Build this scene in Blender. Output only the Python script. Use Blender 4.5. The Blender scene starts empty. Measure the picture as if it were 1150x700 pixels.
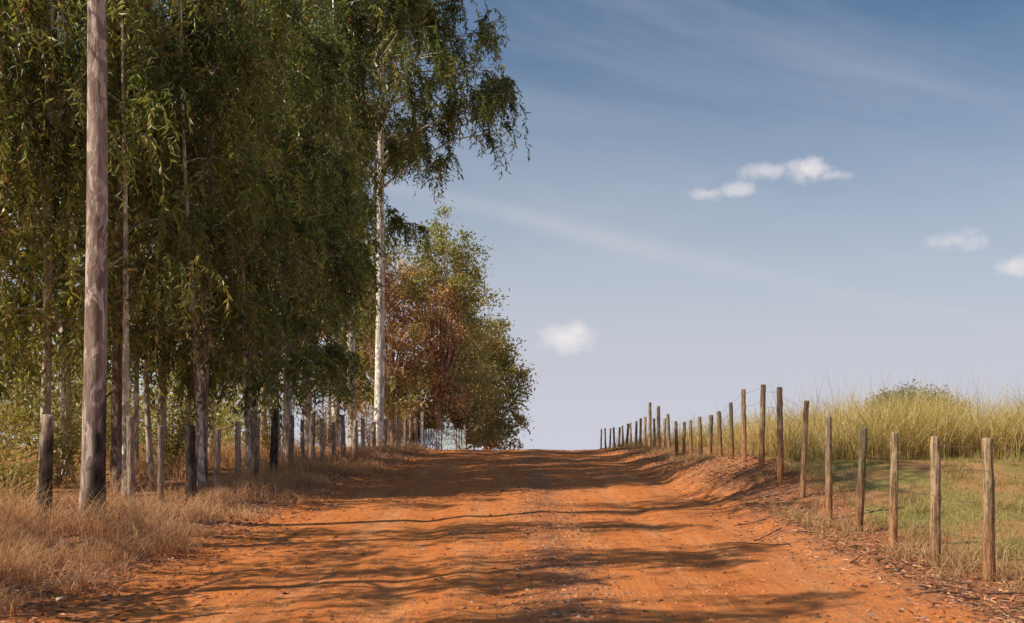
import bpy, math, random
import numpy as np
rng = np.random.default_rng(11)
random.seed(5)
scene = bpy.context.scene

# ------------------------------------------------------------------ helpers
def h2(ix, iy, s):
    return np.mod(np.sin(ix*127.1+iy*311.7+s*74.7)*43758.5453, 1.0)
def vnoise(x, y, s=0):
    x = np.asarray(x, float); y = np.asarray(y, float)
    ix = np.floor(x); iy = np.floor(y); fx = x-ix; fy = y-iy
    fx = fx*fx*(3-2*fx); fy = fy*fy*(3-2*fy)
    a = h2(ix, iy, s); b = h2(ix+1, iy, s); c = h2(ix, iy+1, s); d = h2(ix+1, iy+1, s)
    return (a+(b-a)*fx)*(1-fy)+(c+(d-c)*fx)*fy
def fbm(x, y, s=0, o=4):
    v = 0; a = .5
    for i in range(o):
        v = v+a*(vnoise(x*2**i+i*13.7, y*2**i+i*7.3, s+i)-.5); a *= .5
    return v
def sstep(a, b, x):
    t = np.clip((np.asarray(x, float)-a)/(b-a), 0, 1); return t*t*(3-2*t)

def road_z(y):
    y = np.asarray(y, float)
    q = np.clip(y-37, 0, 15)
    return -.002*q*q-np.clip(y-52, 0, None)*.06
def right_z(y):
    z = np.interp(y, [-3000, 12.5, 15.4, 16.9, 18.3, 20, 22, 25, 30, 37, 45, 61, 3061],
                  [0, 0, .07, .26, .46, .62, .62, .50, .36, .25, .0, -.62, -180])
    return z
def ground(x, y):
    x = np.asarray(x, float); y = np.asarray(y, float)
    b = road_z(y); xw = x+.5*fbm(x*.4, y*.35, 77)
    wr = sstep(2.7, 4.6, xw); wl = sstep(-3.5, -5.0, x)
    z = b+(right_z(y)-b)*wr+.14*wl
    off = np.clip(wr+wl, 0, 1)
    z = z+off*(.16*fbm(x*.5, y*.5, 3)+.05*fbm(x*3, y*3, 5))
    wob = .25*np.sin(y*.13+1)+.3*fbm(y*.2, y*0, 14)
    ruts = -.035*np.exp(-((x+1.35-wob)/.22)**2)-.03*np.exp(-((x-1.75-wob)/.25)**2)+.025*np.exp(-((x-.2-wob)/.35)**2)+.02*np.exp(-((x+.8-wob)/.15)**2)
    z = z+(1-off)*(ruts+.05*fbm(x*.7, y*.35, 8)+.022*fbm(x*4.0, y*.6, 9, 2)+.012*fbm(x*6, y*4, 19, 2))
    z = z+.05*np.exp(-((x-3.3)/.3)**2)*(.4+vnoise(x*2, y*1.3, 21))*sstep(48, 40, y)
    z = z+.06*np.exp(-((x+3.75)/.3)**2)*(.3+vnoise(x*2, y*1.3, 22))*sstep(48, 40, y)
    return z

class MB:
    def __init__(s):
        s.v = []; s.f = []; s.c = []; s.m = []; s.n = 0
    def add(s, v, f, c, m=0):
        v = np.asarray(v, float).reshape(-1, 3); f = np.asarray(f, int).reshape(-1, 4)
        c = np.asarray(c, float)
        if c.ndim == 1: c = np.tile(c, (len(v), 1))
        s.v.append(v); s.f.append(f+s.n); s.c.append(c[:, :3]); s.m.append(np.full(len(f), m)); s.n += len(v)
    def build(s, name, mats, smooth=False, parent=None):
        v = np.concatenate(s.v); f = np.concatenate(s.f); c = np.concatenate(s.c); m = np.concatenate(s.m)
        me = bpy.data.meshes.new(name)
        me.vertices.add(len(v)); me.vertices.foreach_set('co', v.astype(np.float32).ravel())
        me.loops.add(len(f)*4); me.loops.foreach_set('vertex_index', f.astype(np.int32).ravel())
        me.polygons.add(len(f)); me.polygons.foreach_set('loop_start', (np.arange(len(f))*4).astype(np.int32))
        me.polygons.foreach_set('material_index', m.astype(np.int32))
        me.update(calc_edges=True)
        me.polygons.foreach_set('use_smooth', ((m == 0) if smooth == 'first' else np.full(len(f), bool(smooth))).astype(bool))
        a = me.color_attributes.new('Col', 'FLOAT_COLOR', 'POINT')
        cc = np.ones((len(v), 4), np.float32); cc[:, :3] = np.clip(c, 0, 1)
        a.data.foreach_set('color', cc.ravel())
        for mt in mats: me.materials.append(mt)
        ob = bpy.data.objects.new(name, me); scene.collection.objects.link(ob)
        if parent: ob.parent = parent
        return ob

def tube(mb, pts, rad, seg, col, m=0, wob=0.0, cap=True):
    pts = np.asarray(pts, float); n = len(pts); rad = np.asarray(rad, float)
    col = np.asarray(col, float)
    if col.ndim == 1: col = np.tile(col, (n, 1))
    if col.ndim == 2: col = np.repeat(col[:, None, :], seg, axis=1)
    if cap:
        pts = np.vstack([pts, pts[-1]+(pts[-1]-pts[-2])*1e-3]); rad = np.append(rad, rad[-1]*.02); col = np.concatenate([col, col[-1:]*1.15], 0); n += 1
    T = np.gradient(pts, axis=0)
    if cap: T[-1] = T[-2] = T[-3]
    T /= np.linalg.norm(T, axis=1)[:, None]+1e-9
    up = np.array([0., 1., 0.]) if abs(T[0, 1]) < .9 else np.array([1., 0., 0.])
    A = np.cross(T, up); A /= np.linalg.norm(A, axis=1)[:, None]+1e-9
    B = np.cross(T, A)
    th = np.arange(seg)/seg*2*math.pi
    rr = rad[:, None]*(1+wob*(rng.random((1, seg))-.5)*2+wob*.5*(rng.random((n, seg))-.5))
    V = pts[:, None, :]+A[:, None, :]*(np.cos(th)[None, :, None]*rr[..., None])+B[:, None, :]*(np.sin(th)[None, :, None]*rr[..., None])
    i = np.arange(n-1)[:, None]*seg; j = np.arange(seg)[None, :]; k = (j+1) % seg
    F = np.stack([i+j, i+k, i+seg+k, i+seg+j], -1)
    mb.add(V.reshape(-1, 3), F.reshape(-1, 4), col.reshape(-1, 3), m)

def nrm(a): return a/(np.linalg.norm(a, axis=-1, keepdims=True)+1e-9)
def leaves(mb, P, D, L, W, C, m=1):
    n = len(P); D = nrm(D)
    S = nrm(np.cross(D, rng.normal(size=(n, 3)))); N = np.cross(D, S)
    L = np.broadcast_to(L, n)[:, None]; W = np.broadcast_to(W, n)[:, None]
    bend = N*L*.1
    V = np.stack([P, P+D*L*.42+S*W*.5+bend, P+D*L, P+D*L*.42-S*W*.5+bend], 1)
    F = np.arange(n*4).reshape(n, 4)
    mb.add(V.reshape(-1, 3), F, np.repeat(C, 4, axis=0), m)

def blades(mb, x, y, h, w, lean, C0, C1, m=0, nseg=2, zoff=0):
    n = len(x); z = ground(x, y)+zoff-.01
    P = np.stack([x, y, z], 1); az = rng.random(n)*2*math.pi
    d = np.stack([np.cos(az), np.sin(az), 0*az], 1); s2 = rng.random(n)*2*math.pi
    S = np.stack([np.cos(s2), np.sin(s2), 0*s2], 1)
    rows = []; cols = []
    for k in range(nseg+1):
        t = k/nseg
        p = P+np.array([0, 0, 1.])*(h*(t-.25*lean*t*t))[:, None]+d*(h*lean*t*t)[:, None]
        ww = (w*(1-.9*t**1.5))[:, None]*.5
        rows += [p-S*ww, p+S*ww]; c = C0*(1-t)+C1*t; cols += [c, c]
    V = np.stack(rows, 1); Cc = np.stack(cols, 1); q = 2*(nseg+1)
    base = (np.arange(n)*q)[:, None]
    F = np.concatenate([base+np.array([2*k, 2*k+1, 2*k+3, 2*k+2]) for k in range(nseg)], 0)
    mb.add(V.reshape(-1, 3), F, Cc.reshape(-1, 3), m)

def cjit(base, n, amt=.25, hue=.1):
    b = np.asarray(base, float)
    return np.clip(b*(1+amt*(rng.random((n, 1))*2-1))*(1+hue*(rng.random((n, 3))*2-1)), 0, 1)

# ------------------------------------------------------------------ materials
class NT:
    def __init__(s, tree): s.t = tree; s.n = tree.nodes; s.l = tree.links
    def set(s, sock, v):
        if v is None: return
        if isinstance(v, bpy.types.NodeSocket): s.l.new(v, sock)
        else: sock.default_value = v
    def math(s, op, a, b=None, c=None, clamp=False):
        n = s.n.new('ShaderNodeMath'); n.operation = op; n.use_clamp = clamp
        s.set(n.inputs[0], a); s.set(n.inputs[1], b); s.set(n.inputs[2], c); return n.outputs[0]
    def noise(s, vec, scale, detail=4, rough=.55, dist=0):
        n = s.n.new('ShaderNodeTexNoise'); s.set(n.inputs['Vector'], vec)
        n.inputs['Scale'].default_value = scale; n.inputs['Detail'].default_value = detail
        n.inputs['Roughness'].default_value = rough; n.inputs['Distortion'].default_value = dist; return n.outputs['Fac']
    def voro(s, vec, scale, out='Distance'):
        n = s.n.new('ShaderNodeTexVoronoi'); s.set(n.inputs['Vector'], vec); n.inputs['Scale'].default_value = scale
        return n.outputs[out]
    def ss(s, v, a, b, x=0., y=1.):
        n = s.n.new('ShaderNodeMapRange'); n.interpolation_type = 'SMOOTHSTEP'
        s.set(n.inputs[0], v); n.inputs[1].default_value = a; n.inputs[2].default_value = b
        n.inputs[3].default_value = x; n.inputs[4].default_value = y; return n.outputs[0]
    def mix(s, f, a, b, bt='MIX'):
        n = s.n.new('ShaderNodeMix'); n.data_type = 'RGBA'; n.blend_type = bt
        s.set(n.inputs[0], f)
        for k, v in ((6, a), (7, b)):
            if isinstance(v, tuple) and len(v) == 3: v = (*v, 1)
            s.set(n.inputs[k], v)
        return n.outputs[2]
    def scale(s, vec, sc):
        n = s.n.new('ShaderNodeMapping'); s.set(n.inputs[0], vec); n.inputs['Scale'].default_value = sc; return n.outputs[0]
    def bump(s, h, st, dist=.02, nin=None):
        n = s.n.new('ShaderNodeBump'); s.set(n.inputs['Height'], h); n.inputs['Strength'].default_value = st
        n.inputs['Distance'].default_value = dist
        if nin: s.set(n.inputs['Normal'], nin)
        return n.outputs[0]

def newmat(name):
    m = bpy.data.materials.new(name); m.use_nodes = True; t = NT(m.node_tree)
    p = t.n['Principled BSDF']; p.inputs['Roughness'].default_value = .85
    p.inputs['Specular IOR Level'].default_value = .2
    return m, t, p
def geopos(t):
    g = t.n.new('ShaderNodeNewGeometry'); return g.outputs['Position']
def attr(t):
    a = t.n.new('ShaderNodeAttribute'); a.attribute_name = 'Col'; return a.outputs['Color']

def leaf_mat(name, trans=.35, rough=.45):
    m, t, p = newmat(name); c = attr(t)
    t.set(p.inputs['Base Color'], c); p.inputs['Roughness'].default_value = rough; p.inputs['Specular IOR Level'].default_value = .5
    tr = t.n.new('ShaderNodeBsdfTranslucent')
    t.set(tr.inputs[0], t.mix(1., c, (1.4, 1.4, .65), 'MULTIPLY'))
    mx = t.n.new('ShaderNodeMixShader'); mx.inputs[0].default_value = trans
    t.l.new(p.outputs[0], mx.inputs[1]); t.l.new(tr.outputs[0], mx.inputs[2])
    t.l.new(mx.outputs[0], t.n['Material Output'].inputs[0]); return m
M_LEAF = leaf_mat('eucalyptus_leaves', .36, .4); M_GRASS = leaf_mat('grass_blades', .3, .6)

def bark_mat(name, amt=.6):
    m, t, p = newmat(name); c = attr(t); pos = geopos(t)
    n1 = t.noise(t.scale(pos, (9, 9, 1.2)), 1, 6, .65); n2 = t.noise(t.scale(pos, (1, 1, .4)), 4.5, 4, .6, 1.6)
    n3 = t.noise(t.scale(pos, (60, 60, 7)), 1, 4, .7); n4 = t.noise(t.scale(pos, (1, 1, .5)), 9, 5, .6, .8)
    k = t.mix(t.ss(n1, .38, .62), c, t.mix(1., c, (.55, .5, .5), 'MULTIPLY'))
    k = t.mix(t.ss(n2, .51, .57), k, t.mix(1., c, (1.5, 1.6, 1.7), 'MULTIPLY'))
    k = t.mix(t.ss(n4, .58, .62, 0, .7), k, t.mix(1., c, (.55, .42, .36), 'MULTIPLY'))
    k = t.mix(t.ss(n3, .52, .7, 0, amt), k, t.mix(1., c, (.3, .26, .25), 'MULTIPLY'))
    t.set(p.inputs['Base Color'], k)
    t.set(p.inputs['Normal'], t.bump(t.math('ADD', n3, t.math('ADD', n1, n4)), .8, .025)); return m
M_BARK = bark_mat('bark')

def wood_mat(name):
    m, t, p = newmat(name); c = attr(t); pos = geopos(t)
    n1 = t.noise(t.scale(pos, (45, 45, 3)), 1, 6, .7); n2 = t.noise(t.scale(pos, (110, 110, 5)), 1, 3, .6)
    n3 = t.noise(pos, 6, 3)
    k = t.mix(t.ss(n1, .38, .62), t.mix(1., c, (.42, .4, .4), 'MULTIPLY'), t.mix(1., c, (1.2, 1.2, 1.2), 'MULTIPLY'))
    k = t.mix(t.ss(n2, .55, .66, 0, .8), k, t.mix(1., c, (.15, .13, .12), 'MULTIPLY'))
    k = t.mix(t.ss(n3, .5, .7, 0, .35), k, t.mix(1., c, (1.5, 1.5, 1.5), 'MULTIPLY'))
    t.set(p.inputs['Base Color'], k); t.set(p.inputs['Normal'], t.bump(t.math('ADD', n1, n2), .9, .015)); return m
M_WOOD = wood_mat('weathered_wood')

def paint_mat():
    m, t, p = newmat('flaking_paint'); c = attr(t); pos = geopos(t)
    n = t.noise(t.scale(pos, (20, 20, 5)), 1, 5, .7)
    t.set(p.inputs['Base Color'], t.mix(t.ss(n, .55, .65), c, (.25, .2, .15))); p.inputs['Roughness'].default_value = .6; return m
M_PAINT = paint_mat()
def wire_mat():
    m, t, p = newmat('rusty_wire'); n = t.noise(geopos(t), 30)
    t.set(p.inputs['Base Color'], t.mix(n, (.16, .09, .05), (.3, .27, .24))); p.inputs['Metallic'].default_value = .5; p.inputs['Roughness'].default_value = .6; return m
M_WIRE = wire_mat()
def vcol_mat(name):
    m, t, p = newmat(name); c = attr(t); n = t.noise(geopos(t), 40, 3)
    t.set(p.inputs['Base Color'], t.mix(1., c, t.mix(n, (.6, .6, .6), (1.3, 1.3, 1.3)), 'MULTIPLY')); return m
M_STONE = vcol_mat('stones'); M_LITTER = vcol_mat('dead_leaves')

def ground_mat():
    m, t, p = newmat('red_earth'); pos = geopos(t)
    sx = t.n.new('ShaderNodeSeparateXYZ'); t.set(sx.inputs[0], pos); X, Y, Z = sx.outputs
    nb = t.noise(pos, .55, 5, .6); nm = t.noise(pos, 2.3, 6, .65); nf = t.noise(pos, 17, 5, .7); nff = t.noise(pos, 75, 3, .7)
    streak = t.noise(t.scale(pos, (2.2, .22, 1)), 1, 5, .6); streak2 = t.noise(t.scale(pos, (7, .35, 1)), 1, 4, .6)
    earth = t.mix(t.ss(nm, .35, .65), (.80, .270, .078), (.68, .205, .055))
    earth = t.mix(t.ss(streak, .45, .68, 0, .7), earth, (.84, .36, .145))
    earth = t.mix(t.ss(streak2, .53, .70, 0, .5), earth, (.48, .155, .06))
    earth = t.mix(t.ss(nf, .56, .74, 0, .5), earth, (.46, .145, .052))
    earth = t.mix(t.ss(nff, .56, .7, 0, .5), earth, (.84, .45, .22))
    Xw = t.math('ADD', X, t.math('MULTIPLY', t.math('SUBTRACT', nb, .5), 1.2))
    g1 = t.ss(t.math('ABSOLUTE', t.math('SUBTRACT', Xw, .3)), .5, .05)
    g2 = t.ss(t.math('ABSOLUTE', t.math('SUBTRACT', Xw, -2.1)), .4, .0, 0, .4)
    g3 = t.ss(t.math('ABSOLUTE', t.math('SUBTRACT', Xw, 2.6)), .6, .0, 0, .45)
    g = t.math('MULTIPLY', t.math('MAXIMUM', g1, t.math('MAXIMUM', g2, g3)), t.ss(nf, .38, .58))
    earth = t.mix(t.math('MULTIPLY', g, .75), earth, (.32, .165, .10))
    v = t.voro(pos, 42, 'Color'); vs = t.n.new('ShaderNodeSeparateColor'); t.set(vs.inputs[0], v)
    vd = t.voro(pos, 42)
    peb = t.math('MULTIPLY', t.ss(vs.outputs[0], .74, .80), t.ss(vd, .42, .25))
    earth = t.mix(t.math('MULTIPLY', peb, .75), earth, t.mix(vs.outputs[1], (.22, .09, .06), (.76, .48, .31)))
    # verges
    lit = t.mix(t.ss(nf, .4, .6), (.48, .22, .12), (.27, .11, .065)); lit = t.mix(t.ss(nff, .55, .68), lit, (.64, .42, .26))
    Xn = t.math('ADD', X, t.math('MULTIPLY', t.math('SUBTRACT', nm, .5), 2.6))
    col = t.mix(t.ss(Xn, -3.5, -4.2), earth, lit)
    deep = t.mix(t.ss(nm, .42, .6), (.56, .24, .09), (.36, .25, .08))
    col = t.mix(t.ss(Xn, -6., -9.), col, deep)
    col = t.mix(t.ss(Xn, 2.8, 3.7, 0, .75), col, lit)
    grs = t.mix(t.ss(nf, .38, .62), (.25, .21, .06), (.42, .32, .11))
    grs = t.mix(t.ss(nb, .46, .58), grs, (.55, .27, .12))
    grs = t.mix(t.ss(nff, .5, .7, 0, .5), grs, (.55, .42, .21))
    col = t.mix(t.ss(Xn, 4.6, 5.1), col, grs)
    t.set(p.inputs['Base Color'], col); p.inputs['Roughness'].default_value = .95; p.inputs['Specular IOR Level'].default_value = .1
    hgt = t.math('ADD', t.math('ADD', t.math('MULTIPLY', nf, 1.2), t.math('MULTIPLY', nff, .7)), t.math('ADD', t.math('MULTIPLY', peb, .7), t.math('MULTIPLY', streak2, 1.2)))
    t.set(p.inputs['Normal'], t.bump(hgt, .8, .04)); return m
M_GROUND = ground_mat()

# ------------------------------------------------------------------ terrain + road
def grid(name, xs, ys, zf, mat):
    Xg, Yg = np.meshgrid(xs, ys); Zg = zf(Xg, Yg); mb = MB()
    V = np.stack([Xg, Yg, Zg], -1).reshape(-1, 3); nx = len(xs)
    i = (np.arange(len(ys)-1)*nx)[:, None]; j = np.arange(nx-1)[None, :]
    F = np.stack([i+j, i+j+1, i+nx+j+1, i+nx+j], -1).reshape(-1, 4)
    mb.add(V, F, np.array([1, 1, 1.])); return mb.build(name, [mat], True)
def geo(a, b, n): return np.geomspace(a, b, n)
xs = np.concatenate([-geo(1600, 15, 34), np.arange(-14, 16, .13), geo(16.5, 1600, 34)])
ys = np.concatenate([-geo(400, 6, 16), np.arange(-5, 6, .5), np.arange(6, 26, .12), np.arange(26, 70, .25), geo(71, 2600, 34)])
grid('ground', xs, ys, lambda x, y: ground(x, y)-.05*sstep(3.65, 3.4, np.abs(x)), M_GROUND)
xr = np.arange(-3.8, 3.81, .05)
yr = np.concatenate([np.arange(-20, 7, .5), np.arange(7, 22, .045), np.arange(22, 60, .12), np.arange(60, 130, 1.)])
grid('dirt_road', xr, yr, lambda x, y: ground(x, y)+.012-.06*sstep(3.5, 3.78, np.abs(x))+.013*fbm(x*9, y*9, 31, 3), M_GROUND)

# ------------------------------------------------------------------ trees
def eucalyptus(x, y, h, r0, z0, cr, ns, nl, LL=.15, lean=(0, 0), bark=(.36, .27, .22), burnt=0., tint=(.155, .185, .052), nlimb=24, yel=.25, drop=(.45, 1.5), taper=.8, wl=.22, low=True, prof=.55, xmax=None):
    mb = MB(); zb = float(ground(x, y))-.15
    n = 22; t = np.linspace(0, 1, n)
    ph = rng.random(4)*6.28
    wx = lean[0]*t+.10*np.sin(t*5+ph[0])*t*(1-t*.3)*h/12; wy = lean[1]*t+.10*np.sin(t*4+ph[1])*t*h/12
    P = np.stack([x+wx, y+wy, zb+h*t], 1)
    C = np.tile(np.array(bark), (n, 1))*(1+.15*(rng.random((n, 1))-.5))
    tt = np.unique(np.concatenate([t, np.linspace(0, 2.6/h, 26 if burnt else 8)])); P2 = np.stack([np.interp(tt, t, P[:, k]) for k in range(3)], 1)
    R2 = r0*(1-taper*tt**1.1)+r0*.4*np.exp(-tt*h/.3); C2 = np.stack([np.interp(tt, t, C[:, k]) for k in range(3)], 1)
    sg = 14; C3 = np.repeat(C2[:, None, :], sg, axis=1)
    if burnt > 0:
        hh = (tt*h)[:, None]+np.zeros((1, sg)); th = np.arange(sg)[None, :]/sg*6.283
        lim = burnt*(.62+.5*np.cos(th-ph[2]))+.35*(vnoise(th*1.3+hh*0, hh*2.5+ph[3], 8)-.5)
        b = sstep(.12, -.05, hh-lim)[..., None]*(.75+.25*rng.random((len(tt), sg, 1)))
        C3 = C3*(1-b)+np.array([.022, .018, .016])*b
    tube(mb, P2, R2, sg, C3, 0, .06)
    starts = []; outs = []
    bc = np.array(bark)*.8
    for i in range(nlimb):
        q = (i+rng.random())/nlimb; tz = (z0+(h*.97-z0)*q)/h
        p0 = np.array([np.interp(tz, t, P[:, k]) for k in range(3)])
        az = i*2.4+rng.random()*.8; L = cr*(1.05-prof*q**2)*(.55+.5*rng.random())
        d = np.array([math.cos(az), math.sin(az), 0]); up = .5+.7*rng.random()
        if xmax is not None and d[0] > .2: L = min(L, (xmax-p0[0])/d[0])
        if low: up *= min(1., .1+q*3)
        s = np.linspace(0, 1, 6)
        pts = p0+d*(L*s)[:, None]+np.array([0, 0, 1])*(L*up*(s-.45*s*s))[:, None]+rng.normal(size=(6, 3))*.04*L*s[:, None]
        rr = r0*(1-taper*tz)*.42
        tube(mb, pts, rr*(1-.85*s)+.006, 5, bc, 0, .05)
        for k in range(4):
            a = rng.uniform(.3, .95); ps = np.array([np.interp(a, s, pts[:, c]) for c in range(3)])
            dd = nrm(d*.6+rng.normal(size=3)*.6+np.array([0, 0, .25])); l2 = L*rng.uniform(.25, .5)
            if xmax is not None: l2 *= .8
            s2 = np.linspace(0, 1, 4); pp = ps+dd*(l2*s2)[:, None]+np.array([0, 0, -.25])*(l2*s2*s2)[:, None]
            tube(mb, pp, rr*.35*(1-.8*s2)+.004, 4, bc, 0)
            for e in (.35, .6, .8, 1.): starts.append(ps+(pp[-1]-ps)*e); outs.append(dd)
        for e in (3, 4, 5): starts.append(pts[e]); outs.append(d)
    S = np.array(starts); O = np.array(outs)
    wgt = rng.uniform(.1, 1, len(S))**2.5; wgt /= wgt.sum()
    idx = rng.choice(len(S), ns, p=wgt); s0 = S[idx]+rng.normal(size=(ns, 3))*.14; o = nrm(O[idx]+rng.normal(size=(ns, 3))*.8)
    ln = rng.uniform(drop[0], drop[1], ns); reach = rng.uniform(.2, .8, ns)
    def sp(u):
        u = u[..., None]; L = ln[:, None, None]
        return s0[:, None]+o[:, None]*(reach[:, None, None]*L*(1-(1-u)**2))+np.array([0, 0, -1.])*(L*u**1.7)
    gz = zb+.15+1.35+.6*rng.random(ns)
    ln = np.minimum(ln, np.maximum(.25, s0[:, 2]-gz))
    u = np.linspace(0, 1, 4)[None, :].repeat(ns, 0); Q = sp(u)
    side = nrm(rng.normal(size=(ns, 1, 3)))*.004
    V = np.stack([Q-side, Q+side], 2).reshape(-1, 3); b0 = (np.arange(ns)*8)[:, None]
    F = np.concatenate([b0+np.array([2*k, 2*k+1, 2*k+3, 2*k+2]) for k in range(3)], 0)
    mb.add(V, F, np.array([.24, .14, .07]), 1)
    u = np.clip((np.arange(nl)[None, :]+rng.random((ns, nl)))/nl, .05, 1); Q = sp(u)
    D = np.array([0, 0, -.9])+rng.normal(size=(ns, nl, 3))*np.array([.75, .75, .5])
    base = np.array(tint)
    clump = vnoise(s0[:, 0]*.9+s0[:, 1]*.5, s0[:, 2]*.8+s0[:, 1]*.3, 77)[:, None]
    sc = base*(rng.uniform(.6, 1.4, (ns, 1)))*(.35+1.3*clump)
    yl = rng.random(ns) < yel*(.3+1.4*clump[:, 0]); sc[yl] = np.array([.33, .315, .095])*rng.uniform(.7, 1.3, (yl.sum(), 1))
    cc = np.repeat(sc, nl, axis=0)*(1+.35*(rng.random((ns*nl, 1))*2-1))
    dead = rng.random(ns*nl) < .025; cc[dead] = (.40, .21, .09)
    Ls = LL*rng.uniform(.6, 1.25, ns*nl)
    leaves(mb, Q.reshape(-1, 3), D.reshape(-1, 3), Ls, Ls*wl, cc, 1)
    return mb.build('eucalyptus_tree', [M_BARK, M_LEAF], 'first')

# the big trunk at the front left
eucalyptus(-5.45, 14.0, 13.5, .15, 7.4, 2.3, 420, 26, .15, lean=(.18, 0), bark=(.43, .33, .28), burnt=1.9, taper=.5, low=False)
front = [  # x, y, h, r, z0, cr, ns
    (-8.9, 18.0, 10, .08, 2.9, 1.9, 420, (.6, .5, .36), .6, 0),
    (-8.15, 18.8, 11, .09, 2.9, 2.0, 420, (.6, .5, .36), .6, 0),
    (-7.15, 19.5, 12, .12, 2.7, 2.1, 700, (.22, .15, .11), .3, 0),
    (-6.35, 21.8, 11, .11, 2.5, 2.25, 1000, (.36, .26, .2), .2, 1.3),
    (-6.3, 26.0, 12, .12, 2.6, 2.4, 1050, (.5, .4, .3), .15, 0),
    (-6.6, 31.0, 13, .13, 2.9, 2.1, 950, (.6, .5, .4), .2, 0),
    (-7.1, 36.0, 14, .13, 3.1, 1.9, 800, (.65, .56, .46), .2, 0),
]
for (x, y, h, r, z0, cr, ns, bk, yl, bu) in front:
    eucalyptus(x, y, h, r, z0, cr, ns, 26, .175 if y < 25 else .21, bark=bk, yel=yl, burnt=bu, lean=(rng.uniform(-.3, .3), rng.uniform(-.3, .3)), nlimb=28, xmax=-.145*y)
# thin suppressed stems between the big ones
for (x, y, h) in [(-8.6, 15.6, 8), (-7.6, 22.6, 10), (-5.95, 24, 10), (-7.9, 26, 10), (-6.1, 28.6, 11), (-7.3, 33, 11), (-6.4, 33.5, 11), (-6.9, 39, 12), (-10.2, 17.5, 9), (-8.4, 24, 9), (-6.6, 18.4, 9), (-5.9, 20.3, 9)]:
    eucalyptus(x, y, h, .065, 4.5, 1.0, 100, 22, .18, bark=(.62, .52, .42), lean=(rng.uniform(-.6, .3), rng.uniform(-.4, .4)), nlimb=9, low=False)
# white-barked pair near the crest
eucalyptus(-7.15, 42.0, 17, .17, 6.3, 2.0, 600, 24, .25, bark=(.74, .66, .58), yel=.2, low=False, xmax=-6.2)
eucalyptus(-5.95, 45.0, 22, .21, 10.6, 5.4, 2400, 24, .27, lean=(.3, 0), bark=(.78, .72, .64), yel=.15, tint=(.13, .155, .05), drop=(.5, 1.5), nlimb=46, low=False, prof=.6, xmax=-1.1)
eucalyptus(-7.6, 49.0, 24, .20, 9.0, 4.6, 1300, 24, .28, lean=(-.3, 0), bark=(.6, .53, .45), yel=.15, tint=(.13, .155, .05), nlimb=34, low=False, xmax=-3.0)
# trees in the row beside and behind the viewer (their shadows cross the road)
for (x, y, h, cr, ns) in [(-7.7, 10.6, 10.5, 1.5, 260), (-6.9, 7.6, 10.5, 1.4, 300), (-6.6, 4.6, 10, 1.3, 260), (-6.8, 1.6, 10.5, 1.4, 260), (-6.6, -1.5, 11, 1.6, 240), (-6.7, -6., 11, 2.0, 240)]:
    eucalyptus(x, y, h, .12, 2.6, cr, ns, 20, .2, bark=(.34, .26, .2), nlimb=18)
# second rank
for (x, y, h, cr, ns) in [(-11.5, 20, 12, 2.6, 440), (-9.7, 23.5, 12, 2.6, 520), (-9.3, 28.5, 13, 2.7, 520), (-9.6, 34, 14, 2.8, 500), (-9.4, 40, 15, 2.6, 460), (-10, 47, 17, 3.0, 400), (-13.5, 27, 13, 3., 400), (-9.3, 53, 18, 3.0, 450)]:
    eucalyptus(x, y, h, .12, 2.6, cr, ns, 22, .28, bark=(.55, .46, .36), yel=.4)

def broadleaf(name, x, y, h, r0, cz, rx, ry, rz, ncl, lpc, LL, colfun, cs=(.45, .9), bark=(.42, .25, .17), seed=0, shell=.35, zb=None):
    mb = MB(); zb = float(ground(x, y))-.1 if zb is None else zb
    c = np.array([x, y, cz]); fork = zb+(cz-rz*.7-zb)*.6+.4
    tp = np.array([[x, y, zb], [x+.05, y, zb+(fork-zb)*.5], [x-.05, y, fork]])
    tube(mb, tp, [r0*1.2, r0, r0*.85], 8, np.array(bark), 0, .05, cap=False)
    d = nrm(rng.normal(size=(ncl, 3))); rad = (shell+(1-shell)*rng.random(ncl)**.6)[:, None]
    K = c+d*rad*np.array([rx, ry, rz])*(1+.35*(vnoise(d[:, 0]*2.3+5, d[:, 2]*2.3+9, seed)[:, None]-.5)*2)
    f0 = np.array([x, y, fork])
    mid = []
    for k in range(ncl):
        m_ = f0+(K[k]-f0)*.5+np.array([0, 0, .12*np.linalg.norm(K[k]-f0)])+rng.normal(size=3)*.2
        if k % 3 == 0 or not mid: mid.append(m_); pp = np.array([f0, f0+(m_-f0)*.5+rng.normal(size=3)*.12, m_, (m_+K[k])/2+rng.normal(size=3)*.12, K[k]]); rr = [r0*.5, r0*.36, r0*.26, r0*.16, r0*.06]
        else:
            ms = min(mid, key=lambda q: np.linalg.norm(q-K[k])); pp = np.array([ms, ms+(K[k]-ms)*.5+rng.normal(size=3)*.12, K[k]]); rr = [r0*.2, r0*.13, r0*.05]
        tube(mb, pp, rr, 5, np.array(bark), 0)
    R = rng.uniform(*cs, ncl)
    P = K[:, None]+rng.normal(size=(ncl, lpc, 3))*(R[:, None, None]*.5)*np.array([1, 1, .75])
    P = P.reshape(-1, 3); D = rng.normal(size=P.shape)+np.array([0, 0, -.4])
    br = np.repeat(rng.uniform(.6, 1.4, ncl), lpc)[:, None]
    C = colfun(P)*br*(1+.3*(rng.random((len(P), 1))*2-1)); L = LL*rng.uniform(.6, 1.3, len(P))
    leaves(mb, P, D, L, L*.42, C, 1)
    return mb.build(name, [M_BARK, M_LEAF], 'first')
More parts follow.
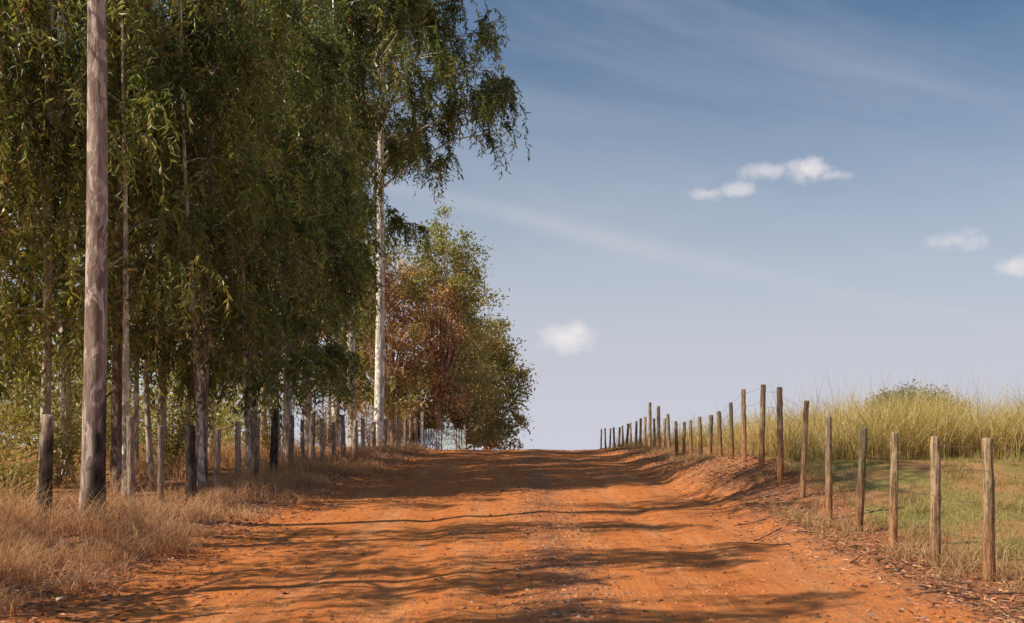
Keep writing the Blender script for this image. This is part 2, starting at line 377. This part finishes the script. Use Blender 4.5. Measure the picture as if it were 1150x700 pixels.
def col_red(P):
    n = vnoise(P[:, 0]*.9, P[:, 2]*.9, 4)+.45*sstep(6.5, 10, P[:, 2])+.35*sstep(-4.6, -2.8, P[:, 0])
    m = (sstep(.4, .85, n))[:, None]
    pk = (rng.random((len(P), 1)) < .45)
    r = np.where(pk, np.array([.68, .48, .31]), np.array([.44, .25, .13]))
    return (1-m)*r+m*np.array([.33, .31, .11])
def col_grn(P):
    n = vnoise(P[:, 0]*.9+9, P[:, 2]*.9, 6)[:, None]
    return n*np.array([.42, .30, .14])+(1-n)*np.array([.23, .24, .09])
broadleaf('red_leaved_tree', -4.7, 60, 12, .17, 7.0, 2.6, 3.0, 5.4, 130, 100, .22, col_red, seed=2)
broadleaf('red_leaved_tree', -6.9, 57, 9, .16, 4.8, 2.4, 3.0, 5.0, 110, 90, .22, col_red, seed=3)
broadleaf('red_leaved_tree', -9.2, 60, 9, .16, 6.5, 2.6, 3.0, 6.5, 110, 90, .25, col_red, seed=4)
broadleaf('broadleaf_tree', -2.6, 73, 9, .14, 3.0, 2.7, 3.2, 5.2, 150, 110, .26, col_grn, seed=5)
broadleaf('broadleaf_tree', -4.0, 66, 9, .14, 4.2, 2.3, 3.0, 5.8, 120, 110, .25, col_grn, seed=6)
broadleaf('broadleaf_tree', -6.2, 63, 9, .14, 1.9, 2.0, 2.0, 3.0, 70, 100, .25, col_grn, seed=7)
# broad low tree on the far right, beyond the field
broadleaf('umbrella_tree', 42.0, 120, 8, .35, 1.9, 5.6, 4.5, 1.6, 120, 85, .32, lambda P: np.tile(np.array([.30, .28, .17]), (len(P), 1)), cs=(.7, 1.3), seed=9)

# distant mass of trees behind the plantation
mb = MB()
K = []
for i in range(300):
    yy = rng.uniform(32, 95); xx = -rng.uniform(13, 30)-.1*(yy-34); hh = rng.uniform(.2, 9)*rng.random()**.4; K.append((xx, yy, float(ground(xx, yy))+hh))
K = np.array(K); P = (K[:, None]+rng.normal(size=(300, 110, 3))*.85).reshape(-1, 3)
C = np.repeat(cjit((.32, .29, .10), 300, .4, .2), 110, axis=0)*(1+.3*(rng.random((len(P), 1))*2-1))
leaves(mb, P, rng.normal(size=P.shape)+np.array([0, 0, -.8]), .34, .13, C, 0)
mb.build('distant_trees', [M_LEAF])

# shrubs and saplings below the plantation
def shrub(x, y, h, r, col, n=1100):
    mb = MB(); ns = 16; zb = float(ground(x, y))
    for i in range(ns):
        az = rng.random()*6.28; R = r*rng.random()**.5; s = np.linspace(0, 1, 5); hh = h*rng.uniform(.6, 1.1)
        pts = np.stack([x+math.cos(az)*R*s**1.3, y+math.sin(az)*R*s**1.3, zb+hh*s-.02], 1)
        tube(mb, pts, .009*(1-.8*s)+.002, 4, np.array([.3, .2, .12]), 0)
        k = n//ns; u = rng.uniform(.25, 1, k); Q = np.stack([np.interp(u, s, pts[:, c]) for c in range(3)], 1)+rng.normal(size=(k, 3))*.14
        leaves(mb, Q, rng.normal(size=(k, 3))+np.array([0, 0, -.3]), .11, .033, cjit(col, k, .4, .15), 1)
    mb.build('shrub', [M_BARK, M_LEAF], 'first')
for (x, y, h, r, c) in [(-7.6, 16.2, .8, .6, (.34, .30, .08)), (-8.4, 20, 1.6, .9, (.36, .32, .09)), (-7.5, 23.5, 1.6, .8, (.3, .27, .08)), (-9.9, 17.6, 2.0, .9, (.38, .33, .1)),
                        (-9.6, 25, 1.9, 1., (.38, .31, .1)), (-7.6, 33, 1.6, .9, (.32, .27, .08)), (-10.5, 19.8, 1.8, .9, (.36, .32, .1)), (-6.9, 38, 1.5, .8, (.36, .24, .09)), (-6.6, 47, 1.8, 1., (.4, .24, .11)),
                        (-11.5, 24, 2.0, 1.2, (.38, .32, .1)), (-9, 31, 1.9, 1.2, (.36, .3, .1)), (-7.6, 42, 1.9, 1.2, (.4, .25, .11)), (-6.2, 52, 2.0, 1.2, (.38, .24, .12))]:
    shrub(x, y, h, r, c)

# ------------------------------------------------------------------ fences
def empty(name):
    e = bpy.data.objects.new(name, None); scene.collection.objects.link(e); return e
def post(x, y, top, r, col, parent, dust=.5, burnt=0.):
    mb = MB(); zb = float(ground(x, y)); h = top-zb
    s = np.array([-.15/h, 0, .03, .08, .16, .23, .3, .38, .45, .53, .6, .68, .75, .83, .9, .95, .985, 1.0]); n = len(s)
    lx, ly = rng.uniform(-.06, .06, 2)
    pts = np.stack([x+lx*s+rng.normal(size=n)*.003, y+ly*s+rng.normal(size=n)*.003, zb+h*s], 1)
    rad = r*(1.08-.16*s)*(1+.03*rng.normal(size=n)); rad[-1] = rad[-2]*.86
    col = np.array(col)*rng.uniform(.8, 1.2); w = (sstep(.75, .0, s)*dust)[:, None]
    C = col*(1-w)+np.array([.50, .21, .09])*w
    C = np.repeat(C[:, None, :], 11, axis=1)
    if burnt:
        th = np.arange(11)[None, :]*.9; lim = burnt+.35*(vnoise(th+x*7, s[:, None]*4, 3)-.55)
        b = sstep(.08, -.08, s[:, None]-lim)[..., None]*(.7+.3*rng.random((n, 11, 1))); C = C*(1-b)+np.array([.03, .024, .02])*b
    tube(mb, pts, rad, 11, C, 0, .10)
    mb.build('post', [M_WOOD], True, parent)
    return (x, y, zb, top)
def wires(ps, fr, parent, r=.0022):
    for f in fr:
        mb = MB(); pts = []
        for (a, b) in zip(ps[:-1], ps[1:]):
            za = a[2]+(a[3]-a[2])*f; zb_ = b[2]+(b[3]-b[2])*f
            for u in (0, .25, .5, .75): pts.append([a[0]+(b[0]-a[0])*u-.055, a[1]+(b[1]-a[1])*u, za+(zb_-za)*u-.03*4*u*(1-u)+rng.normal()*.003])
        b = ps[-1]; pts.append([b[0]-.055, b[1], b[2]+(b[3]-b[2])*f])
        tube(mb, pts, np.full(len(pts), r), 4, np.array([.3, .2, .15]), 0, 0, cap=False)
        mb.build('wire', [M_WIRE], False, parent)
RX = [(1111, 492, 10.05), (1050, 490, 11.2), (1003, 485, 12.5), (964, 480, 13.9), (931, 468, 15.4), (901, 450, 16.9), (877, 435, 18.3), (855, 432, 19.8), (836, 437, 21.3), (822, 452, 22.7),
      (809, 462, 24), (797, 466, 25.5), (787, 468, 26.9), (776, 472, 28.4), (768, 474, 29.8), (760, 473, 31.1), (752, 465, 32.6), (745, 470, 34), (740, 456, 35.3), (735, 470, 36.7), (730, 452, 38.2),
      (724, 468, 40), (719, 470, 41.5), (714, 473, 43), (709, 475, 45), (704, 476, 47), (700, 478, 49), (695, 480, 51), (690, 480, 53.5), (685, 481, 56), (680, 481, 58.5), (675, 482, 61.5)]
fr = empty('wooden_post_fence'); ps = []
ps.append(post(4.2, 8.3, 1.33, .05, (.33, .25, .17), fr))
for (px, py, d) in RX:
    c = random.choice([(.46, .34, .2), (.38, .28, .18), (.52, .38, .23), (.30, .25, .16)])
    ps.append(post((px-590)*d/1250, d, 1.6+(458-py)*d/1250, rng.uniform(.044, .054), c, fr, rng.uniform(.5, .9)))
wires(ps, (.3, .55, .78, .95), fr)
fl = empty('wooden_post_fence'); pl = []
LX = [(-45, 460, 12.6, .07, 0), (50, 466, 14.2, .085, .85), (148, 467, 15.2, .055, 0), (180, 478, 16.4, .045, 0), (215, 478, 17.2, .085, 1.1), (242, 482, 18.8, .05, 0), (267, 474, 20.2, .055, 0), (288, 470, 22, .05, .4),
      (307, 459, 23.5, .08, 1.1), (327, 466, 25.5, .06, 0), (340, 472, 26.8, .05, 0), (350, 462, 28, .07, .3), (362, 470, 29.4, .06, 0), (375, 474, 31, .06, 0), (386, 466, 32.6, .07, 0), (398, 472, 34.5, .07, 0), (408, 470, 36.3, .07, 0),
      (420, 474, 38.4, .07, 0), (432, 470, 41, .08, 0), (441, 472, 43.5, .07, 0), (448, 467, 45.5, .08, 0), (455, 470, 48, .08, 0), (461, 466, 50, .08, 0), (468, 470, 53, .08, 0)]
for (px, py, d, r, bu) in LX:
    pl.append(post((px-590)*d/1250, d, 1.6+(458-py)*d/1250, r, random.choice([(.52, .4, .31), (.45, .34, .27), (.38, .3, .25)]), fl, .25, bu))
wires(pl, (.3, .6, .9), fl)

pf = empty('painted_picket_fence')
def box(mb, x0, x1, y0, y1, z0, z1, c):
    v = np.array([[a, b, z] for z in (z0, z1) for (a, b) in ((x0, y0), (x1, y0), (x1, y1), (x0, y1))])
    mb.add(v, [[0, 3, 2, 1], [4, 5, 6, 7], [0, 1, 5, 4], [1, 2, 6, 5], [2, 3, 7, 6], [3, 0, 4, 7]], c)
mb = MB()
for i in range(16):
    x = -5.0+i*.125; zt = .53+rng.uniform(-.05, .05); box(mb, x, x+.075, 55, 55.02, -.7, zt, cjit((.62, .76, .84), 1, .15)[0])
mb.build('pickets', [M_PAINT], False, pf); mb = MB()
for z in (-.25, .3): box(mb, -5.1, -3.0, 55.023, 55.07, z, z+.08, (.6, .7, .74))
mb.build('rails', [M_PAINT], False, pf)
mb = MB(); box(mb, -5.18, -5.05, 54.95, 55.08, -.7, 1.42, (.75, .8, .8)); box(mb, -3.05, -2.95, 54.95, 55.05, -.7, .75, (.7, .78, .8)); mb.build('gate_posts', [M_PAINT], False, pf)

# ------------------------------------------------------------------ grasses
def clumped(n, nc, x0, x1, y0, y1, s):
    cx = rng.uniform(x0, x1, nc); cy = y0+(y1-y0)*rng.random(nc)**1.3; k = rng.integers(0, nc, n)
    return cx[k]+rng.normal(size=n)*s, cy[k]+rng.normal(size=n)*s
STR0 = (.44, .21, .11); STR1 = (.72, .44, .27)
mb = MB()
def straw(n, nc, x0, x1, y0, y1, s, h0, h1, w=.007):
    x, y = clumped(n, nc, x0, x1, y0, y1, s); k = (x < -3.35) & (np.hypot(x+5.45, y-13.7) > .42); x = x[k]; y = y[k]; n = len(x)
    ed = sstep(-3.3, -4.5, x); h = rng.uniform(h0, h1, n)*(.35+.65*ed)*(.3+1.3*vnoise(x*1.3, y*1.3, 91))
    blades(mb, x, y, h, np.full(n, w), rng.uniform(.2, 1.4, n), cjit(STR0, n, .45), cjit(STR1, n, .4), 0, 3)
straw(9000, 75, -6.4, -3.6, 8.2, 13.2, .13, .1, .56)
straw(8000, 110, -5.8, -3.7, 13, 26, .14, .08, .40, .009)
straw(5000, 110, -5.8, -3.5, 26, 48, .2, .1, .4, .014)
straw(9000, 120, -12, -5.5, 12, 40, .25, .2, .7, .012)
mb.build('dry_grass', [M_GRASS])
mb = MB()  # short green pasture
n = 60000; x = 4.5+rng.random(n)**1.2*11; y = 9+rng.random(n)*17; k = fbm(x*.8, y*.8, 40)+.12*sstep(4.4, 6, x) > .04; x = x[k]; y = y[k]; n = len(x)
gg = (vnoise(x*.9, y*.9, 61)+.3*rng.random(n) > .75)[:, None]
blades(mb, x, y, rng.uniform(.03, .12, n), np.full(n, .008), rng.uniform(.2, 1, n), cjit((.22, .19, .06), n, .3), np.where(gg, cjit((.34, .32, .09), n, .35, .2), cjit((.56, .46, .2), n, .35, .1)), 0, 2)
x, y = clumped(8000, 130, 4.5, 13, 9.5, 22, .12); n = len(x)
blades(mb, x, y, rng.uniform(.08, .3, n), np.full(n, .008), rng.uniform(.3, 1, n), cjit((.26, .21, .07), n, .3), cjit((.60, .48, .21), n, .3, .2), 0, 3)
mb.build('pasture_grass', [M_GRASS])
mb = MB()  # tall guinea grass behind
def tall(n, nc, x0, x1, y0, y1, s, h0, h1, w):
    x, y = clumped(n, nc, x0, x1, y0, y1, s); lim = 20.3+.8*np.sin(x*.9)+np.clip(6.0-x, 0, 2)*.2; k = (y > lim) & (x > 4.5); x = x[k]; y = y[k]; n = len(x)
    h = rng.uniform(h0, h1, n)*(.45+1.1*vnoise(x*.7, y*.7, 55))*(.58+.42*sstep(5, 8, x))
    gn = vnoise(x*1.1, y*1.1, 66)[:, None]**1.5
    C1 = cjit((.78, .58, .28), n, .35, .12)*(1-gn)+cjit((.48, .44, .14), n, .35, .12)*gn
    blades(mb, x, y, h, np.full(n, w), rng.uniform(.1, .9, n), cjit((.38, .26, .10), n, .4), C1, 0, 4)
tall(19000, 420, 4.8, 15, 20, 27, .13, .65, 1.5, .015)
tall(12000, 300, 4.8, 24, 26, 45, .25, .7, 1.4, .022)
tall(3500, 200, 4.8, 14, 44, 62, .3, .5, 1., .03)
n = 600; x = rng.uniform(5.5, 15, n); y = rng.uniform(20.5, 27, n)   # flowering stalks
blades(mb, x, y, rng.uniform(1.1, 2.0, n), np.full(n, .013), rng.uniform(.05, .35, n), cjit((.36, .3, .12), n), cjit((.62, .48, .26), n), 0, 4)
mb.build('tall_grass', [M_GRASS])
mb = MB()  # tufts at the feet of the right-hand fence
x, y = clumped(8000, 130, 3.6, 4.9, 9, 45, .12); n = len(x)
blades(mb, x, y, rng.uniform(.05, .28, n), np.full(n, .009), rng.uniform(.3, 1.2, n), cjit((.36, .2, .1), n), cjit((.62, .43, .23), n, .3), 0, 3)
mb.build('dry_grass', [M_GRASS])

# ------------------------------------------------------------------ stones, litter, twigs
def stones(name, x, y, s, C):
    n = len(x); z = ground(x, y)+.012
    base = np.array([[1, 0, 0], [0, 1, 0], [-1, 0, 0], [0, -1, 0], [.6, .6, .7], [-.6, .6, .7], [-.6, -.6, .7], [.6, -.6, .7]], float)
    base[:4, 2] = -.2
    V = base[None]*(s[:, None, None])*rng.uniform(.6, 1.3, (n, 8, 3))*np.array([1, 1, .65])
    a = rng.random(n)*6.28; ca, sa = np.cos(a)[:, None], np.sin(a)[:, None]
    Vx = V[..., 0]*ca-V[..., 1]*sa; Vy = V[..., 0]*sa+V[..., 1]*ca
    V = np.stack([Vx+x[:, None], Vy+y[:, None], V[..., 2]+z[:, None]], -1)
    F = np.array([[0, 1, 5, 4], [1, 2, 6, 5], [2, 3, 7, 6], [3, 0, 4, 7], [4, 5, 6, 7]])
    mb = MB(); mb.add(V.reshape(-1, 3), ((np.arange(n)*8)[:, None, None]+F[None]).reshape(-1, 4), np.repeat(C, 8, axis=0)); mb.build(name, [M_STONE])
n = 14000; x = rng.normal(size=n)*1.9; x[:5500] = .3+rng.normal(size=5500)*.35; x[5500:7800] = 3.4+rng.normal(size=2300)*.5; x[7800:9300] = -3.5+rng.normal(size=1500)*.35
y = 7.5+rng.random(n)**1.6*34
C = cjit((.54, .23, .11), n, .5, .15); gm = rng.random(n) < .35; C[gm] = cjit((.36, .24, .18), gm.sum(), .6)
stones('gravel', x, y, .004+.013*rng.random(n)**3*1.8, C)
n = 110; x = np.where(rng.random(n) < .6, 3.6, -3.7)+rng.normal(size=n)*.4; y = 8.8+rng.random(n)*25
stones('stones', x, y, rng.uniform(.018, .045, n), cjit((.56, .33, .23), n, .4))

mb = MB()
n = 19000; x = np.concatenate([-4.2+rng.normal(size=9500)*.65, 3.9+rng.normal(size=8500)*.5, rng.uniform(-3.5, 3.8, 1000)]); y = 7.8+rng.random(n)**1.4*36
z = ground(x, y)+.018; P = np.stack([x, y, z], 1); D = rng.normal(size=(n, 3))*np.array([1, 1, .12]); L = rng.uniform(.04, .11, n)
C = cjit((.48, .26, .15), n, .5, .15); dk = rng.random(n) < .3; C[dk] *= .4
leaves(mb, P, D, L, L*.22, C, 0)
mb.build('leaf_litter', [M_LITTER])
mb = MB()
for i in range(90):
    x0 = random.choice([-4.4, -4.8, 3.7, 3.9])+rng.normal()*.4; y0 = rng.uniform(9, 30); a = rng.random()*6.28; L = rng.uniform(.25, .9)
    s = np.linspace(0, 1, 5); px = x0+math.cos(a)*L*s+rng.normal(size=5)*.02; py = y0+math.sin(a)*L*s+rng.normal(size=5)*.02
    tube(mb, np.stack([px, py, ground(px, py)+.02+.03*rng.random()], 1), .009*(1-.6*s), 5, np.array([.17, .1, .07]), 0)
mb.build('fallen_twigs', [M_WOOD])

# ------------------------------------------------------------------ light
EL = 44; sd = np.array([-.90, -.43]); sd /= np.linalg.norm(sd)
sv = np.array([sd[0]*math.cos(math.radians(EL)), sd[1]*math.cos(math.radians(EL)), math.sin(math.radians(EL))])
from mathutils import Vector
L = bpy.data.lights.new('sun', 'SUN'); L.energy = 5.0; L.angle = math.radians(.5); L.color = (1., .89, .70)
so = bpy.data.objects.new('sun', L); scene.collection.objects.link(so)
so.rotation_euler = Vector(sv).to_track_quat('Z', 'Y').to_euler(); so.location = (-20, -10, 30)

w = bpy.data.worlds.new('World'); scene.world = w; w.use_nodes = True; t = NT(w.node_tree)
bg = t.n['Background']; bg.inputs['Strength'].default_value = .1
tc = t.n.new('ShaderNodeTexCoord'); sx = t.n.new('ShaderNodeSeparateXYZ'); t.set(sx.inputs[0], tc.outputs['Generated']); X, Y, Z = sx.outputs
cb = t.n.new('ShaderNodeCombineXYZ'); t.set(cb.inputs[0], X); t.set(cb.inputs[1], Y); t.set(cb.inputs[2], t.math('MAXIMUM', Z, .012))
sky = t.n.new('ShaderNodeTexSky'); sky.sky_type = 'NISHITA'; sky.sun_disc = False
sky.sun_elevation = math.radians(EL); sky.sun_rotation = math.atan2(sd[0], sd[1]); sky.air_density = 1.; sky.dust_density = 1.2; sky.ozone_density = 1.5
t.set(sky.inputs[0], cb.outputs[0])
az = t.math('ARCTAN2', X, Y); el = t.math('ARCSINE', Z)
def px_az(px, py):
    a = (px-590)/1250; e = (458-py)/1250; return math.atan2(a, 1), math.atan2(e, math.hypot(a, 1))
base = t.mix(1., sky.outputs[0], (.42, .66, .78), 'MULTIPLY')
base = t.mix(t.ss(el, -.06, .39, .98, .02), base, (6.2, 6.25, 7.1))       # low-level haze
def ccomb(a, b):
    n = t.n.new('ShaderNodeCombineXYZ'); t.set(n.inputs[0], a); t.set(n.inputs[1], b); return n.outputs[0]
ang = math.radians(-14)
u = t.math('ADD', t.math('MULTIPLY', az, math.cos(ang)), t.math('MULTIPLY', el, math.sin(ang)))
v = t.math('SUBTRACT', t.math('MULTIPLY', el, math.cos(ang)), t.math('MULTIPLY', az, math.sin(ang)))
cir = t.noise(ccomb(t.math('MULTIPLY', u, 2.2), t.math('MULTIPLY', v, 8)), 1, 5, .55, .4)
col = t.mix(t.ss(cir, .36, .78, 0, .36), base, (5.8, 5.9, 6.6))
v0 = px_az(780, 292); vv = v0[1]*math.cos(ang)-v0[0]*math.sin(ang)
st = t.math('MULTIPLY', t.ss(t.math('ABSOLUTE', t.math('SUBTRACT', v, vv)), .014, 0.), t.ss(cir, .3, .7, 0, .4))
col = t.mix(st, col, (6.4, 6.4, 6.8))
nv = t.noise(ccomb(az, el), 70, 6, .65); nv2 = t.noise(ccomb(az, el), 24, 3, .5)
mask = None
for (px, py, wx, wy, a) in [(635, 380, 32, 16, 1.), (648, 372, 14, 10, .9), (905, 190, 26, 14, .95), (862, 192, 30, 9, .65), (935, 197, 22, 6, .5), (828, 214, 24, 8, .7), (793, 218, 20, 7, .6), (1068, 271, 34, 11, .6), (1142, 299, 18, 10, .8), (1090, 262, 12, 8, .3)]:
    a0, e0 = px_az(px, py)
    dx = t.math('DIVIDE', t.math('SUBTRACT', az, a0), wx/1250); dy = t.math('DIVIDE', t.math('SUBTRACT', el, e0), wy/1250)
    r = t.math('SQRT', t.math('ADD', t.math('MULTIPLY', dx, dx), t.math('MULTIPLY', dy, dy)))
    r = t.math('ADD', r, t.math('ADD', t.math('MULTIPLY', t.math('SUBTRACT', nv, .5), 2.4), t.math('MULTIPLY', t.math('SUBTRACT', nv2, .5), 1.3)))
    mk = t.ss(r, 1.3, .0, 0, a); mask = mk if mask is None else t.math('MAXIMUM', mask, mk)
col = t.mix(mask, col, t.mix(t.ss(nv, .35, .65), (7.4, 7.1, 7.5), (8.6, 8.2, 8.2)))
t.set(bg.inputs['Color'], col)

# ------------------------------------------------------------------ camera
cam = bpy.data.cameras.new('camera'); co = bpy.data.objects.new('camera', cam); scene.collection.objects.link(co)
co.location = (0, 0, 1.6); co.rotation_euler = (math.radians(90), 0, 0)
cam.sensor_width = 36; cam.lens = 1250/1150*36; cam.shift_x = -15/1150; cam.shift_y = 108/1150; cam.clip_end = 6000; cam.clip_start = .1
scene.camera = co
scene.view_settings.view_transform = 'Standard'; scene.view_settings.look = 'None'; scene.view_settings.exposure = 0
